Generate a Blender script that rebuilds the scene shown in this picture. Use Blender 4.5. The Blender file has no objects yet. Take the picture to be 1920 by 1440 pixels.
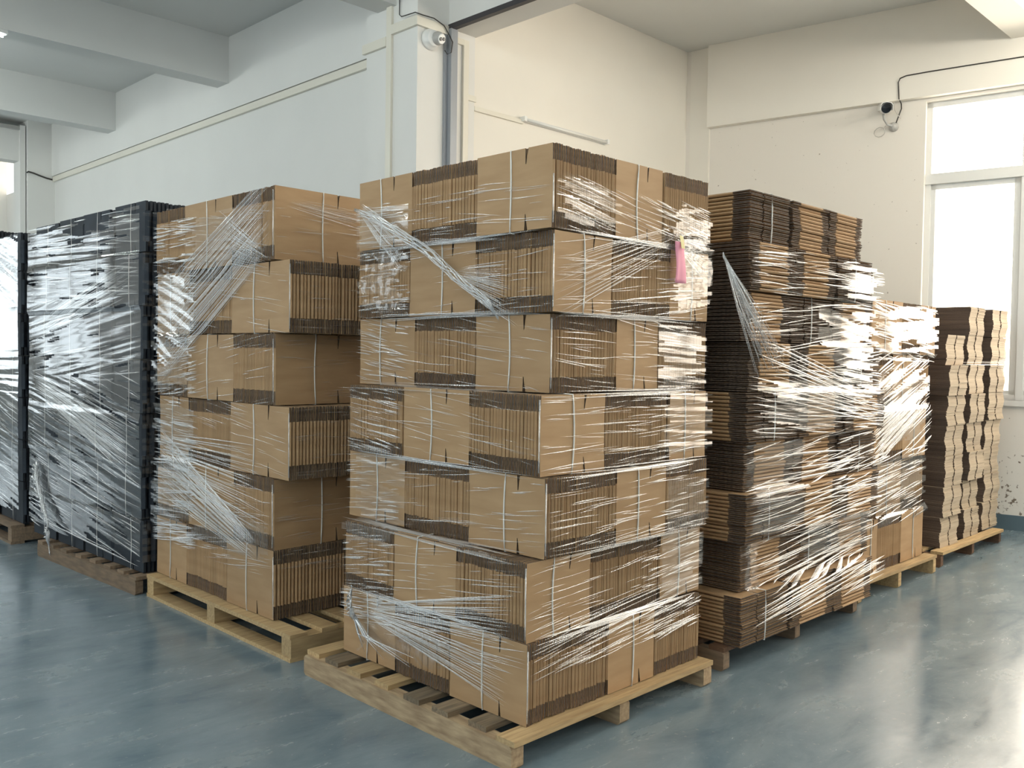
import bpy, math, random
from mathutils import Vector, Matrix, noise
random.seed(7)
R = random.Random(11)
SC = bpy.context.scene
COL = SC.collection
PI = math.pi

# ------------------------------------------------------------------ camera
CAM_F, CAM_YAW, CAM_PITCH, CAM_ROLL, EYE = 1692.456, math.radians(45.03), math.radians(1.799), math.radians(-.819), 1.55
_f = Vector((math.sin(CAM_YAW)*math.cos(CAM_PITCH), math.cos(CAM_YAW)*math.cos(CAM_PITCH), -math.sin(CAM_PITCH)))
_r = Vector((math.cos(CAM_YAW), -math.sin(CAM_YAW), 0))
_d = _f.cross(_r)
_r2 = _r*math.cos(CAM_ROLL)+_d*math.sin(CAM_ROLL)
_d2 = -_r*math.sin(CAM_ROLL)+_d*math.cos(CAM_ROLL)
cam_data = bpy.data.cameras.new('camera')
cam = bpy.data.objects.new('camera', cam_data)
COL.objects.link(cam)
cam.matrix_world = Matrix(((_r2.x, -_d2.x, -_f.x, 0), (_r2.y, -_d2.y, -_f.y, 0), (_r2.z, -_d2.z, -_f.z, EYE), (0, 0, 0, 1)))
cam_data.sensor_width = 36
cam_data.lens = CAM_F/1920*36
cam_data.clip_start = .05
SC.camera = cam

# ------------------------------------------------------------------ daylight
EXPOSURE = 0.80
DAY = 2.4
w = bpy.data.worlds.new('daylight')
SC.world = w
w.use_nodes = True
nt = w.node_tree
bg = nt.nodes['Background']
tc = nt.nodes.new('ShaderNodeTexCoord')
sx = nt.nodes.new('ShaderNodeSeparateXYZ')
mr = nt.nodes.new('ShaderNodeMapRange')
mr.inputs['From Min'].default_value = .25
mr.inputs['From Max'].default_value = .55
mx = nt.nodes.new('ShaderNodeMix'); mx.data_type = 'RGBA'
mx.inputs['A'].default_value = (.84, .95, 1.0, 1)
mx.inputs['B'].default_value = (2.0, 1.76, 1.45, 1)
nt.links.new(tc.outputs['Generated'], sx.inputs[0])
nt.links.new(sx.outputs['X'], mr.inputs['Value'])
nt.links.new(mr.outputs[0], mx.inputs['Factor'])
nt.links.new(mx.outputs['Result'], bg.inputs['Color'])
bg.inputs['Strength'].default_value = DAY
SC.view_settings.view_transform = 'Standard'
SC.view_settings.look = 'None'
SC.view_settings.exposure = EXPOSURE
SC.view_settings.gamma = 1
SC.view_settings.use_curve_mapping = False
SC.cycles.use_denoising = True
SC.cycles.max_bounces = 9
SC.cycles.diffuse_bounces = 5
SC.cycles.glossy_bounces = 4
SC.cycles.transparent_max_bounces = 16
SC.cycles.caustics_reflective = False
SC.cycles.caustics_refractive = False
SC.cycles.sample_clamp_indirect = 6

WA = math.radians(-9.72)                       # the window wall stands askew
WD = Vector((math.sin(WA), math.cos(WA), 0))   # along the wall, away from the camera
WN = Vector((math.cos(WA), -math.sin(WA), 0))  # out through the wall
W0 = Vector((9.17, 2.6, 0))
def wpt(s, out, z):
    """s metres along the window wall (0 at y=2.6), out metres outward."""
    p = W0 + WD*s + WN*out
    return Vector((p.x, p.y, z))

def portal(name, c, ex, ey, sxm, sym):
    l = bpy.data.lights.new(name, 'AREA')
    l.shape = 'RECTANGLE'; l.size = sxm; l.size_y = sym; l.energy = 1
    l.cycles.is_portal = True
    o = bpy.data.objects.new(name, l)
    ex = Vector(ex).normalized(); ey = Vector(ey).normalized(); ez = ex.cross(ey)
    o.matrix_world = Matrix(((ex.x, ey.x, ez.x, c[0]), (ex.y, ey.y, ez.y, c[1]), (ex.z, ey.z, ez.z, c[2]), (0, 0, 0, 1)))
    COL.objects.link(o)
# windows of the window wall: (s0, s1) along the wall; light shines along -Z of the lamp, into the hall
WIN_R = [(-2.6, .83), (-6.3, -3.0), (-9.6, -6.7)]
for i, (a, b) in enumerate(WIN_R):
    portal('daylight_window', wpt((a+b)/2, .12, 2.62), WD, (0, 0, 1), b-a, 2.85)   # -Z = -(WD x up)
WIN_L = [(-5.2, -2.4), (-1.2, 1.8), (3.4, 6.2), (12.2, 14.6)]                # left room, wall x=-6, along y
for a, b in WIN_L:
    portal('daylight_window', (-6.12, (a+b)/2, 2.45), (0, -1, 0), (0, 0, 1), b-a, 2.9)
WIN_F = [(-4.1, -2.5), (-1.9, 0.5)]                                               # far wall y=20, along x
for a, b in WIN_F:
    portal('daylight_window', ((a+b)/2, 20.12, 2.4), (-1, 0, 0), (0, 0, 1), b-a, 3.2)

# added fill lamps, in unseen rows under the ceilings (their battens are built further down)
FILL_LAMPS = [(x, y, 4.40, (.96, 1, .97), 14) for y in (-1.5, 1.6, 4.7, 7.8, 10.9, 14) for x in (-3.6, -.6, 2.2) if not (y == 7.8 and x == 2.2)] + \
        [(x, y, 4.42, (1, .92, .80), 38) for y in (-5.6, -2.4, .9) for x in (6.3, 8.3)]
for (x, y, z, c, e) in FILL_LAMPS:
    l = bpy.data.lights.new('fill_light', 'POINT'); l.shadow_soft_size = .12; l.energy = e; l.color = c
    o = bpy.data.objects.new('fill_light', l); o.location = (x, y, z-.16); COL.objects.link(o)

# ------------------------------------------------------------------ helpers
class MB:
    def __init__(s): s.v = []; s.f = []; s.m = []
    def add(s, vs, fs, mi=0):
        b = len(s.v); s.v += [tuple(v) for v in vs]
        s.f += [tuple(i+b for i in f) for f in fs]; s.m += [mi]*len(fs)
    def box(s, x0, x1, y0, y1, z0, z1, mi=0):
        s.add([(x0, y0, z0), (x1, y0, z0), (x1, y1, z0), (x0, y1, z0), (x0, y0, z1), (x1, y0, z1), (x1, y1, z1), (x0, y1, z1)],
              [(0, 3, 2, 1), (4, 5, 6, 7), (0, 1, 5, 4), (1, 2, 6, 5), (2, 3, 7, 6), (3, 0, 4, 7)], mi)
    def hexa(s, p, mi=0):
        """eight corners: bottom ring then top ring"""
        s.add(p, [(0, 3, 2, 1), (4, 5, 6, 7), (0, 1, 5, 4), (1, 2, 6, 5), (2, 3, 7, 6), (3, 0, 4, 7)], mi)
    def prism(s, prof, z0, z1, mi=0, side=None):
        n = len(prof)
        vs = [(x, y, z0) for x, y in prof]+[(x, y, z1) for x, y in prof]
        s.add(vs, [tuple(range(n-1, -1, -1)), tuple(range(n, 2*n))], mi)
        b = len(s.v)-2*n
        for i in range(n):
            s.f.append((b+i, b+(i+1) % n, b+n+(i+1) % n, b+n+i)); s.m.append(mi if side is None else side)
    def tube(s, pts, r, n=6, closed=False, mi=0):
        pts = [Vector(p) for p in pts]; k = len(pts); rings = []
        rr = r if hasattr(r, '__len__') else [r]*k
        for i, p in enumerate(pts):
            if closed: t = pts[(i+1) % k]-pts[i-1]
            else: t = pts[min(i+1, k-1)]-pts[max(i-1, 0)]
            t.normalize()
            a = Vector((0, 0, 1)) if abs(t.z) < .9 else Vector((1, 0, 0))
            u = t.cross(a).normalized(); v = t.cross(u)
            rings.append([p+(u*math.cos(q*2*PI/n)+v*math.sin(q*2*PI/n))*rr[i] for q in range(n)])
        b = len(s.v)
        for g in rings: s.v += [tuple(x) for x in g]
        for i in range(k if closed else k-1):
            j = (i+1) % k
            for q in range(n):
                s.f.append((b+i*n+q, b+i*n+(q+1) % n, b+j*n+(q+1) % n, b+j*n+q)); s.m.append(mi)
        if not closed:
            s.f.append(tuple(b+q for q in range(n-1, -1, -1))); s.m.append(mi)
            s.f.append(tuple(b+(k-1)*n+q for q in range(n))); s.m.append(mi)
    def lathe(s, prof, n=24, mi=0):
        """prof: (radius, z) list, around z"""
        b = len(s.v); k = len(prof)
        for r, z in prof:
            for q in range(n):
                s.v.append((r*math.cos(2*PI*q/n), r*math.sin(2*PI*q/n), z))
        for i in range(k-1):
            for q in range(n):
                s.f.append((b+i*n+q, b+i*n+(q+1) % n, b+(i+1)*n+(q+1) % n, b+(i+1)*n+q)); s.m.append(mi)
        s.f.append(tuple(b+q for q in range(n-1, -1, -1))); s.m.append(mi)
        s.f.append(tuple(b+(k-1)*n+q for q in range(n))); s.m.append(mi)
    def mesh(s, name, mats, smooth=False):
        me = bpy.data.meshes.new(name)
        me.from_pydata(s.v, [], s.f)
        if not isinstance(mats, (list, tuple)): mats = [mats]
        for m in mats: me.materials.append(m)
        me.polygons.foreach_set('material_index', s.m)
        if smooth: me.polygons.foreach_set('use_smooth', [True]*len(s.f))
        me.update()
        return me
    def build(s, name, mats, parent=None, smooth=False, loc=None, rot=None):
        return place(name, s.mesh(name, mats, smooth), parent, loc, rot)

def place(name, me, parent=None, loc=None, rot=None):
    o = bpy.data.objects.new(name, me)
    COL.objects.link(o)
    if parent is not None: o.parent = parent
    if loc is not None: o.location = loc
    if rot is not None: o.rotation_euler = rot
    return o
def empty(name, loc=(0, 0, 0), rz=0):
    o = bpy.data.objects.new(name, None)
    o.empty_display_size = .1
    COL.objects.link(o); o.location = loc; o.rotation_euler = (0, 0, rz)
    return o
def tag(o, label, cat, group=None, kind=None):
    o['label'] = label; o['category'] = cat
    if group: o['group'] = group
    if kind: o['kind'] = kind
    return o
def struct(o): o['kind'] = 'structure'; return o

# ------------------------------------------------------------------ materials
def mat(name, col, rough=.7, **k):
    m = bpy.data.materials.new(name); m.use_nodes = True
    p = m.node_tree.nodes['Principled BSDF']
    p.inputs['Base Color'].default_value = (*col, 1)
    p.inputs['Roughness'].default_value = rough
    for a, v in k.items(): p.inputs[a.replace('_', ' ')].default_value = v
    return m
def N(m, t, **k):
    n = m.node_tree.nodes.new(t)
    for a, v in k.items():
        if a in n.inputs.keys(): n.inputs[a].default_value = v
        else: setattr(n, a, v)
    return n
def L(m, a, b): m.node_tree.links.new(a, b)
def noisy(m, scale, c1, c2, lo=.35, hi=.65, stretch=(1, 1, 1), bump=0, detail=5, coord='Object', dist=.002, rnd=0.0):
    """base colour from two colours mixed by stretched noise, with an optional bump and a tint per object"""
    p = m.node_tree.nodes['Principled BSDF']
    t = N(m, 'ShaderNodeTexCoord'); mp = N(m, 'ShaderNodeMapping')
    mp.inputs['Scale'].default_value = stretch
    n = N(m, 'ShaderNodeTexNoise'); n.inputs['Scale'].default_value = scale; n.inputs['Detail'].default_value = detail
    L(m, t.outputs[coord], mp.inputs['Vector']); L(m, mp.outputs[0], n.inputs['Vector'])
    r = N(m, 'ShaderNodeMapRange'); r.inputs['From Min'].default_value = lo; r.inputs['From Max'].default_value = hi
    L(m, n.outputs['Fac'], r.inputs['Value'])
    x = N(m, 'ShaderNodeMix', data_type='RGBA')
    x.inputs['A'].default_value = (*c1, 1); x.inputs['B'].default_value = (*c2, 1)
    L(m, r.outputs[0], x.inputs['Factor'])
    out = x.outputs['Result']
    if rnd:
        oi = N(m, 'ShaderNodeObjectInfo')
        rr = N(m, 'ShaderNodeMapRange'); rr.inputs['To Min'].default_value = 1-rnd; rr.inputs['To Max'].default_value = 1+rnd*.6
        L(m, oi.outputs['Random'], rr.inputs['Value'])
        h = N(m, 'ShaderNodeHueSaturation')
        L(m, rr.outputs[0], h.inputs['Value']); L(m, out, h.inputs['Color'])
        out = h.outputs['Color']
    L(m, out, p.inputs['Base Color'])
    if bump:
        b = N(m, 'ShaderNodeBump'); b.inputs['Strength'].default_value = bump; b.inputs['Distance'].default_value = dist
        L(m, n.outputs['Fac'], b.inputs['Height']); L(m, b.outputs[0], p.inputs['Normal'])
    return m, out

KRAFT = mat('kraft_board', (.5, .36, .22), .72)
noisy(KRAFT, 3, (.375, .230, .115), (.435, .280, .148), coord='Object', rnd=.10, bump=.15, stretch=(1, 1, 6))
KEDGE = mat('cut_edge_flute_shade', (.2, .14, .09), .9)  # brown cut edges, with the shadow of the flutes put into the colour
noisy(KEDGE, 60, (.045, .034, .028), (.125, .090, .066), coord='Object', rnd=.15)
BLACKB = mat('black_board', (.03, .04, .05), .7)
noisy(BLACKB, 6, (.008, .014, .023), (.019, .028, .042), coord='Object', rnd=.2, bump=.1)
BEDGE = mat('black_board_edge', (.012, .016, .022), .8)
GREYB = mat('fine_board', (.42, .33, .24), .8)
noisy(GREYB, 2.2, (.42, .33, .235), (.60, .49, .36), coord='Object', rnd=.12, stretch=(.4, .4, 14))
GREYE = mat('fine_board_shaded_ends', (.12, .085, .065), .85)  # dark board edges, with the side shadow put into the colour
noisy(GREYE, 2.2, (.075, .052, .042), (.16, .11, .08), coord='Object', rnd=.15, stretch=(.4, .4, 14))
STRAP = mat('white_strap', (.75, .74, .70), .35)
def wood(name, c1, c2):
    m = mat(name, c1, .7)
    noisy(m, 5, c1, c2, .3, .7, stretch=(1.2, 14, 14), bump=.35, rnd=.22, detail=8)
    return m
WOODX = wood('pine_board', (.55, .39, .20), (.36, .235, .115))
WOODY = mat('pine_stringer', (.4, .28, .17), .75)
noisy(WOODY, 5, (.50, .365, .22), (.27, .18, .105), .3, .7, stretch=(10, 1.6, 10), bump=.35, rnd=.18, detail=8)
WOODG = mat('weathered_pine', (.3, .21, .14), .8)
noisy(WOODG, 5, (.30, .205, .13), (.17, .12, .08), .3, .7, stretch=(10, 1.6, 10), bump=.35, rnd=.2, detail=8)
WOODW = wood('weathered_deck_board', (.27, .20, .125), (.12, .09, .06))
WOODD = mat('dark_pine', (.16, .09, .05), .75)
noisy(WOODD, 6, (.19, .10, .055), (.09, .05, .03), .3, .7, stretch=(10, 2, 10), bump=.35, rnd=.2, detail=8)

def film_mat(name, refl, rough, haze, rnd_bump=0):
    """clear stretch film: see-through, mirrors at its own gloss, a little milky where it is pleated"""
    m = bpy.data.materials.new(name); m.use_nodes = True
    t = m.node_tree
    for n in list(t.nodes): t.nodes.remove(n)
    o = t.nodes.new('ShaderNodeOutputMaterial')
    tr = t.nodes.new('ShaderNodeBsdfTransparent')
    gl = t.nodes.new('ShaderNodeBsdfGlossy'); gl.inputs['Roughness'].default_value = rough
    gl.inputs['Color'].default_value = (1, 1, 1, 1)
    df = t.nodes.new('ShaderNodeBsdfDiffuse'); df.inputs['Color'].default_value = (.85, .87, .9, 1)
    fr = t.nodes.new('ShaderNodeFresnel'); fr.inputs['IOR'].default_value = 1.5
    ge = t.nodes.new('ShaderNodeNewGeometry'); im = t.nodes.new('ShaderNodeMapRange')   # both sides of the film are air
    im.inputs['To Min'].default_value = 1.5; im.inputs['To Max'].default_value = 1/1.5
    t.links.new(ge.outputs['Backfacing'], im.inputs['Value']); t.links.new(im.outputs[0], fr.inputs['IOR'])
    ma = t.nodes.new('ShaderNodeMath'); ma.operation = 'MULTIPLY_ADD'; ma.use_clamp = True
    ma.inputs[1].default_value = 1.25; ma.inputs[2].default_value = refl
    m1 = t.nodes.new('ShaderNodeMixShader'); m1.inputs[0].default_value = haze
    m2 = t.nodes.new('ShaderNodeMixShader')
    t.links.new(tr.outputs[0], m1.inputs[1]); t.links.new(df.outputs[0], m1.inputs[2])
    t.links.new(fr.outputs[0], ma.inputs[0]); t.links.new(ma.outputs[0], m2.inputs[0])
    t.links.new(m1.outputs[0], m2.inputs[1]); t.links.new(gl.outputs[0], m2.inputs[2])
    t.links.new(m2.outputs[0], o.inputs[0])
    if rnd_bump:
        tc = t.nodes.new('ShaderNodeTexCoord'); mp = t.nodes.new('ShaderNodeMapping')
        mp.inputs['Scale'].default_value = (1.2, 1.2, 22)
        ns = t.nodes.new('ShaderNodeTexNoise'); ns.inputs['Scale'].default_value = 3; ns.inputs['Detail'].default_value = 4
        bp = t.nodes.new('ShaderNodeBump'); bp.inputs['Strength'].default_value = rnd_bump; bp.inputs['Distance'].default_value = .01
        t.links.new(tc.outputs['Object'], mp.inputs[0]); t.links.new(mp.outputs[0], ns.inputs['Vector'])
        t.links.new(ns.outputs['Fac'], bp.inputs['Height'])
        t.links.new(bp.outputs[0], gl.inputs['Normal'])
    return m
FILM = film_mat('stretch_film_sheet', .01, .07, .015, .07)
PLEAT = film_mat('stretch_film_pleat', .16, .18, .24)
ROPE = film_mat('stretch_film_bunched', .14, .14, .22)

def paint(name, c, rough=.6):
    m = mat(name, c, rough)
    noisy(m, 1.3, tuple(x*.97 for x in c), c, coord='Object', bump=.05)
    return m
WALLP = paint('white_wall_paint', (.80, .79, .76))
CREAM = paint('cream_wall_paint', (.86, .82, .745))
CEILP = paint('ceiling_paint', (.72, .72, .70))
TRUNK = mat('pvc_trunking', (.80, .76, .66), .45)
WINWALL = mat('spalled_wall_paint', (.8, .78, .74), .6)
def winwall_nodes():
    m = WINWALL; p = m.node_tree.nodes['Principled BSDF']
    t = N(m, 'ShaderNodeTexCoord'); s = N(m, 'ShaderNodeSeparateXYZ'); L(m, t.outputs['Object'], s.inputs[0])
    n = N(m, 'ShaderNodeTexNoise'); n.inputs['Scale'].default_value = 26; n.inputs['Detail'].default_value = 6
    L(m, t.outputs['Object'], n.inputs['Vector'])
    zr = N(m, 'ShaderNodeMapRange'); zr.inputs['From Min'].default_value = .95; zr.inputs['From Max'].default_value = .12
    zr.inputs['To Min'].default_value = 0; zr.inputs['To Max'].default_value = .17
    L(m, s.outputs['Z'], zr.inputs['Value'])
    a = N(m, 'ShaderNodeMath', operation='ADD'); L(m, n.outputs['Fac'], a.inputs[0]); L(m, zr.outputs[0], a.inputs[1])
    r = N(m, 'ShaderNodeMapRange'); r.inputs['From Min'].default_value = .70; r.inputs['From Max'].default_value = .76
    L(m, a.outputs[0], r.inputs['Value'])
    x = N(m, 'ShaderNodeMix', data_type='RGBA'); x.inputs['A'].default_value = (.81, .765, .70, 1); x.inputs['B'].default_value = (.2, .15, .11, 1)
    L(m, r.outputs[0], x.inputs['Factor']); L(m, x.outputs['Result'], p.inputs['Base Color'])
winwall_nodes()
SKIRT = mat('blue_grey_skirting_paint', (.10, .15, .18), .4)
STEEL = mat('grey_steel', (.34, .36, .39), .4, Metallic=.2)
DARKM = mat('dark_steel_edge', (.06, .055, .06), .5, Metallic=.4)
FRAMEM = mat('white_aluminium', (.72, .72, .70), .35)
WHITEP = mat('white_plastic', (.85, .85, .83), .3)
BLACKP = mat('black_glass', (.01, .012, .016), .12)
GREYP = mat('grey_plastic', (.45, .44, .42), .4)
CABLE = mat('dark_cable', (.05, .045, .04), .6)
CABLEW = mat('pale_cable', (.55, .52, .48), .5)
PINK = mat('pink_paper', (.80, .33, .44), .7)
YTAPE = mat('yellow_tape', (.66, .58, .25), .4)
TUBEM = mat('unlit_tube_glass', (.85, .84, .80), .2)
def glow(name, col, s):
    m = mat(name, (.9, .9, .9), .3)
    p = m.node_tree.nodes['Principled BSDF']
    p.inputs['Emission Color'].default_value = (*col, 1); p.inputs['Emission Strength'].default_value = s
    return m
LITTUBE = glow('lit_tube', (.85, 1, .95), 14)

FLOOR = mat('epoxy_floor', (.12, .17, .20), .2)
def floor_nodes():
    m = FLOOR; p = m.node_tree.nodes['Principled BSDF']
    t = N(m, 'ShaderNodeTexCoord')
    n1 = N(m, 'ShaderNodeTexNoise'); n1.inputs['Scale'].default_value = 1.9; n1.inputs['Detail'].default_value = 12; n1.inputs['Roughness'].default_value = .68
    n1.inputs['Distortion'].default_value = .4
    mp = N(m, 'ShaderNodeMapping'); mp.inputs['Scale'].default_value = (1, 2.6, 1); mp.inputs['Rotation'].default_value = (0, 0, .6)
    L(m, t.outputs['Object'], mp.inputs[0]); L(m, mp.outputs[0], n1.inputs['Vector'])
    cr = N(m, 'ShaderNodeValToRGB'); e = cr.color_ramp.elements
    e[0].position = .28; e[0].color = (.115, .170, .212, 1)
    e[1].position = .74; e[1].color = (.245, .300, .325, 1)
    q = cr.color_ramp.elements.new(.5); q.color = (.178, .236, .272, 1)
    L(m, n1.outputs['Fac'], cr.inputs[0])
    n2 = N(m, 'ShaderNodeTexNoise'); n2.inputs['Scale'].default_value = 34; n2.inputs['Detail'].default_value = 5
    L(m, t.outputs['Object'], n2.inputs['Vector'])
    r2 = N(m, 'ShaderNodeMapRange'); r2.inputs['From Min'].default_value = .64; r2.inputs['From Max'].default_value = .70
    L(m, n2.outputs['Fac'], r2.inputs['Value'])
    x = N(m, 'ShaderNodeMix', data_type='RGBA'); x.inputs['B'].default_value = (.30, .33, .33, 1)
    sc = N(m, 'ShaderNodeMath', operation='MULTIPLY'); sc.inputs[1].default_value = .45
    L(m, r2.outputs[0], sc.inputs[0]); L(m, sc.outputs[0], x.inputs['Factor'])
    L(m, cr.outputs[0], x.inputs['A']); L(m, x.outputs['Result'], p.inputs['Base Color'])
    r3 = N(m, 'ShaderNodeMapRange'); r3.inputs['To Min'].default_value = .12; r3.inputs['To Max'].default_value = .33
    r3.inputs['From Min'].default_value = .3; r3.inputs['From Max'].default_value = .7
    L(m, n1.outputs['Fac'], r3.inputs['Value']); L(m, r3.outputs[0], p.inputs['Roughness'])
    n3 = N(m, 'ShaderNodeTexNoise'); n3.inputs['Scale'].default_value = 5; n3.inputs['Detail'].default_value = 3
    L(m, t.outputs['Object'], n3.inputs['Vector'])
    b = N(m, 'ShaderNodeBump'); b.inputs['Strength'].default_value = .12; b.inputs['Distance'].default_value = .01
    L(m, n3.outputs['Fac'], b.inputs['Height']); L(m, b.outputs[0], p.inputs['Normal'])
    p.inputs['Specular IOR Level'].default_value = 1.0
floor_nodes()

# ------------------------------------------------------------------ the building
CZ = 4.98
def sbox(name, x0, x1, y0, y1, z0, z1, m):
    b = MB(); b.box(x0, x1, y0, y1, z0, z1); return struct(b.build(name, m))
sbox('floor', -6.3, 11.5, -10.3, 20.4, -.1, 0, FLOOR)
sbox('ceiling', -6.3, 11.5, -10.3, 20.4, CZ, CZ+.15, CEILP)
def wall_holes(name, m, a0, a1, holes, z0, z1, to3):
    """wall with window openings; to3(a, out, z) maps to the room; thickness .24"""
    b = MB()
    def seg(u0, u1, q0, q1):
        b.hexa([to3(u0, 0, q0), to3(u1, 0, q0), to3(u1, .24, q0), to3(u0, .24, q0), to3(u0, 0, q1), to3(u1, 0, q1), to3(u1, .24, q1), to3(u0, .24, q1)])
    cur = a0
    for (h0, h1, s, t) in sorted(holes):
        seg(cur, h0, z0, z1); seg(h0, h1, z0, s); seg(h0, h1, t, z1); cur = h1
    seg(cur, a1, z0, z1)
    return struct(b.build(name, m))
wall_holes('wall_window', WINWALL, -12.8, 3.34, [(a, b, 1.2, 4.06) for a, b in WIN_R], 0, CZ, lambda a, o, z: wpt(a, o, z))
wall_holes('wall_left', WALLP, -10, 20.2, [(a, b, 1.0, 3.9) for a, b in WIN_L], 0, CZ, lambda a, o, z: Vector((-6-o, a, z)))
wall_holes('wall_far', WALLP, -6, 5.2, [(a, b, .8, 4.0) for a, b in WIN_F], 0, CZ, lambda a, o, z: Vector((a, 20+o, z)))
sbox('wall_rear', -6.2, 11.4, -10.3, -10.05, 0, CZ, WALLP)
sbox('wall_back', 5.36, 8.9, 5.885, 6.12, 0, CZ, CREAM)
sbox('wall_partition', 4.87, 5.11, 6.5, 20.1, 0, 4.19, WALLP)
# the wall above the ledge stands a little proud of the wall below
sbox('wall_partition_upper', 4.825, 5.11, 6.5, 14.9, 4.19, CZ, WALLP)
sbox('trim_1', 4.72, 5.36, 5.868, 6.57, 0, CZ, WALLP)['label'] = 'white pillar at the corner between the two rooms'
sbox('trim_2', 4.49, 4.875, 14.84, 15.5, 0, CZ, WALLP)['label'] = 'far white pillar at the end of the long wall'
bm_ = MB()
bm_.hexa([Vector((8.63, 5.60, 0)), Vector((9.2, 5.60, 0)), Vector((9.2, 5.92, 0)), Vector((8.61, 5.92, 0)),
          Vector((8.63, 5.60, CZ)), Vector((9.2, 5.60, CZ)), Vector((9.2, 5.92, CZ)), Vector((8.61, 5.92, CZ))])
struct(bm_.build('trim_3', CREAM))
# beams of the left room run out from the wall
for i, y in enumerate((-3.1, 0.0, 3.05, 6.15, 9.26, 12.37, 15.47)):
    x1 = 5.05 if y < 5.8 else 4.83
    sbox('trim_%d' % (4+i), -6, x1, y, y+.26, 4.48, CZ, CEILP)
# header beam over the wide doorway between the rooms
sbox('trim_11', 5.06, 5.37, -10, 5.87, 4.31, CZ, WALLP)
b = MB(); b.box(5.035, 5.085, -10, 5.85, 4.288, 4.33)
struct(b.build('trim_12', DARKM))
sbox('trim_13', 5.37, 9.3, 2.40, 2.69, 4.5, CZ, CREAM)       # beam of the window room
sbox('trim_14', 5.37, 9.9, -.9, -.6, 4.5, CZ, CREAM)
sbox('trim_15', 5.37, 10.4, -4.2, -3.9, 4.5, CZ, CREAM)
# upper wall over the windows stands proud
b = MB()
b.hexa([wpt(-12.5, -.085, 4.09), wpt(3.05, -.085, 4.09), wpt(3.05, 0, 4.09), wpt(-12.5, 0, 4.09), wpt(-12.5, -.085, CZ), wpt(3.05, -.085, CZ), wpt(3.05, 0, CZ), wpt(-12.5, 0, CZ)])
struct(b.build('trim_16', CREAM))
b = MB(); b.hexa([wpt(-12.5, -.012, 0), wpt(3.05, -.012, 0), wpt(3.05, 0, 0), wpt(-12.5, 0, 0), wpt(-12.5, -.012, .14), wpt(3.05, -.012, .14), wpt(3.05, 0, .14), wpt(-12.5, 0, .14)])
struct(b.build('baseboard_window', SKIRT))
sbox('baseboard_back', 5.36, 8.62, 5.873, 5.885, 0, .14, SKIRT)
sbox('baseboard_partition', 4.858, 4.87, 6.57, 14.84, 0, .14, SKIRT)
# far end of the left room: a framed header and what is behind it
sbox('trim_17', -6, 4.40, 14.95, 15.2, 4.37, 4.86, WALLP)
sbox('trim_18', 4.40, 4.475, 14.90, 15.2, 0, 4.90, WALLP)
sbox('trim_19', -6, 4.40, 14.90, 14.95, 4.83, 4.88, GREYP)
sbox('trim_20', 4.60, 4.87, 17.2, 17.5, 0, CZ, WALLP)
# door track on the pillar
b = MB(); b.box(5.03, 5.10, 5.80, 5.868, 0, 4.29); b.box(5.0, 5.03, 5.845, 5.868, 0, 4.25)
o = b.build('door_track', STEEL)
tag(o, 'grey steel roller-door guide track running up the corner pillar', 'door track')

# windows
GLASSN = 0
def window(idx, a, b_, z0, z1, to3, transom, mulls):
    m = MB()
    def bar(u0, u1, q0, q1, o0=.07, o1=.13):
        m.hexa([to3(u0, o0, q0), to3(u1, o0, q0), to3(u1, o1, q0), to3(u0, o1, q0), to3(u0, o0, q1), to3(u1, o0, q1), to3(u1, o1, q1), to3(u0, o1, q1)])
    t = .05
    bar(a, b_, z0, z0+t); bar(a, b_, z1-t, z1); bar(a, a+t, z0, z1); bar(b_-t, b_, z0, z1)
    bar(a, b_, transom-.05, transom+.05, .05, .14)
    for u in mulls:
        bar(u-.03, u+.03, z0, z1, .06, .13)
    us = [a]+list(mulls)+[b_]
    for i in range(len(us)-1):       # sliding sashes below the transom
        bar(us[i]+.03, us[i]+.09, z0+.03, transom-.05, .09, .125); bar(us[i+1]-.09, us[i+1]-.03, z0+.03, transom-.05, .09, .125)
        bar(us[i]+.03, us[i+1]-.03, z0+.03, z0+.09, .09, .125); bar(us[i]+.03, us[i+1]-.03, transom-.1, transom-.05, .09, .125)
    o = struct(m.build('window_%d' % idx, FRAMEM))
    s = MB(); s.hexa([to3(a-.04, -.03, z0-.05), to3(b_+.04, -.03, z0-.05), to3(b_+.04, .1, z0-.05), to3(a-.04, .1, z0-.05),
                      to3(a-.04, -.03, z0), to3(b_+.04, -.03, z0), to3(b_+.04, .1, z0), to3(a-.04, .1, z0)])
    s.build('window_sill', WALLP, o)
k = 1
for a, b_ in WIN_R:
    window(k, a, b_, 1.2, 4.06, lambda u, o, z: wpt(u, o, z), 3.32, [(a+b_)/2-.86, (a+b_)/2, (a+b_)/2+.86]); k += 1
for a, b_ in WIN_L:
    window(k, a, b_, 1.0, 3.9, lambda u, o, z: Vector((-6-o, u, z)), 3.1, [(a+b_)/2]); k += 1
for a, b_ in WIN_F:
    window(k, a, b_, .8, 4.0, lambda u, o, z: Vector((u, 20+o, z)), 3.2, [(a+b_)/2]); k += 1

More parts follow.
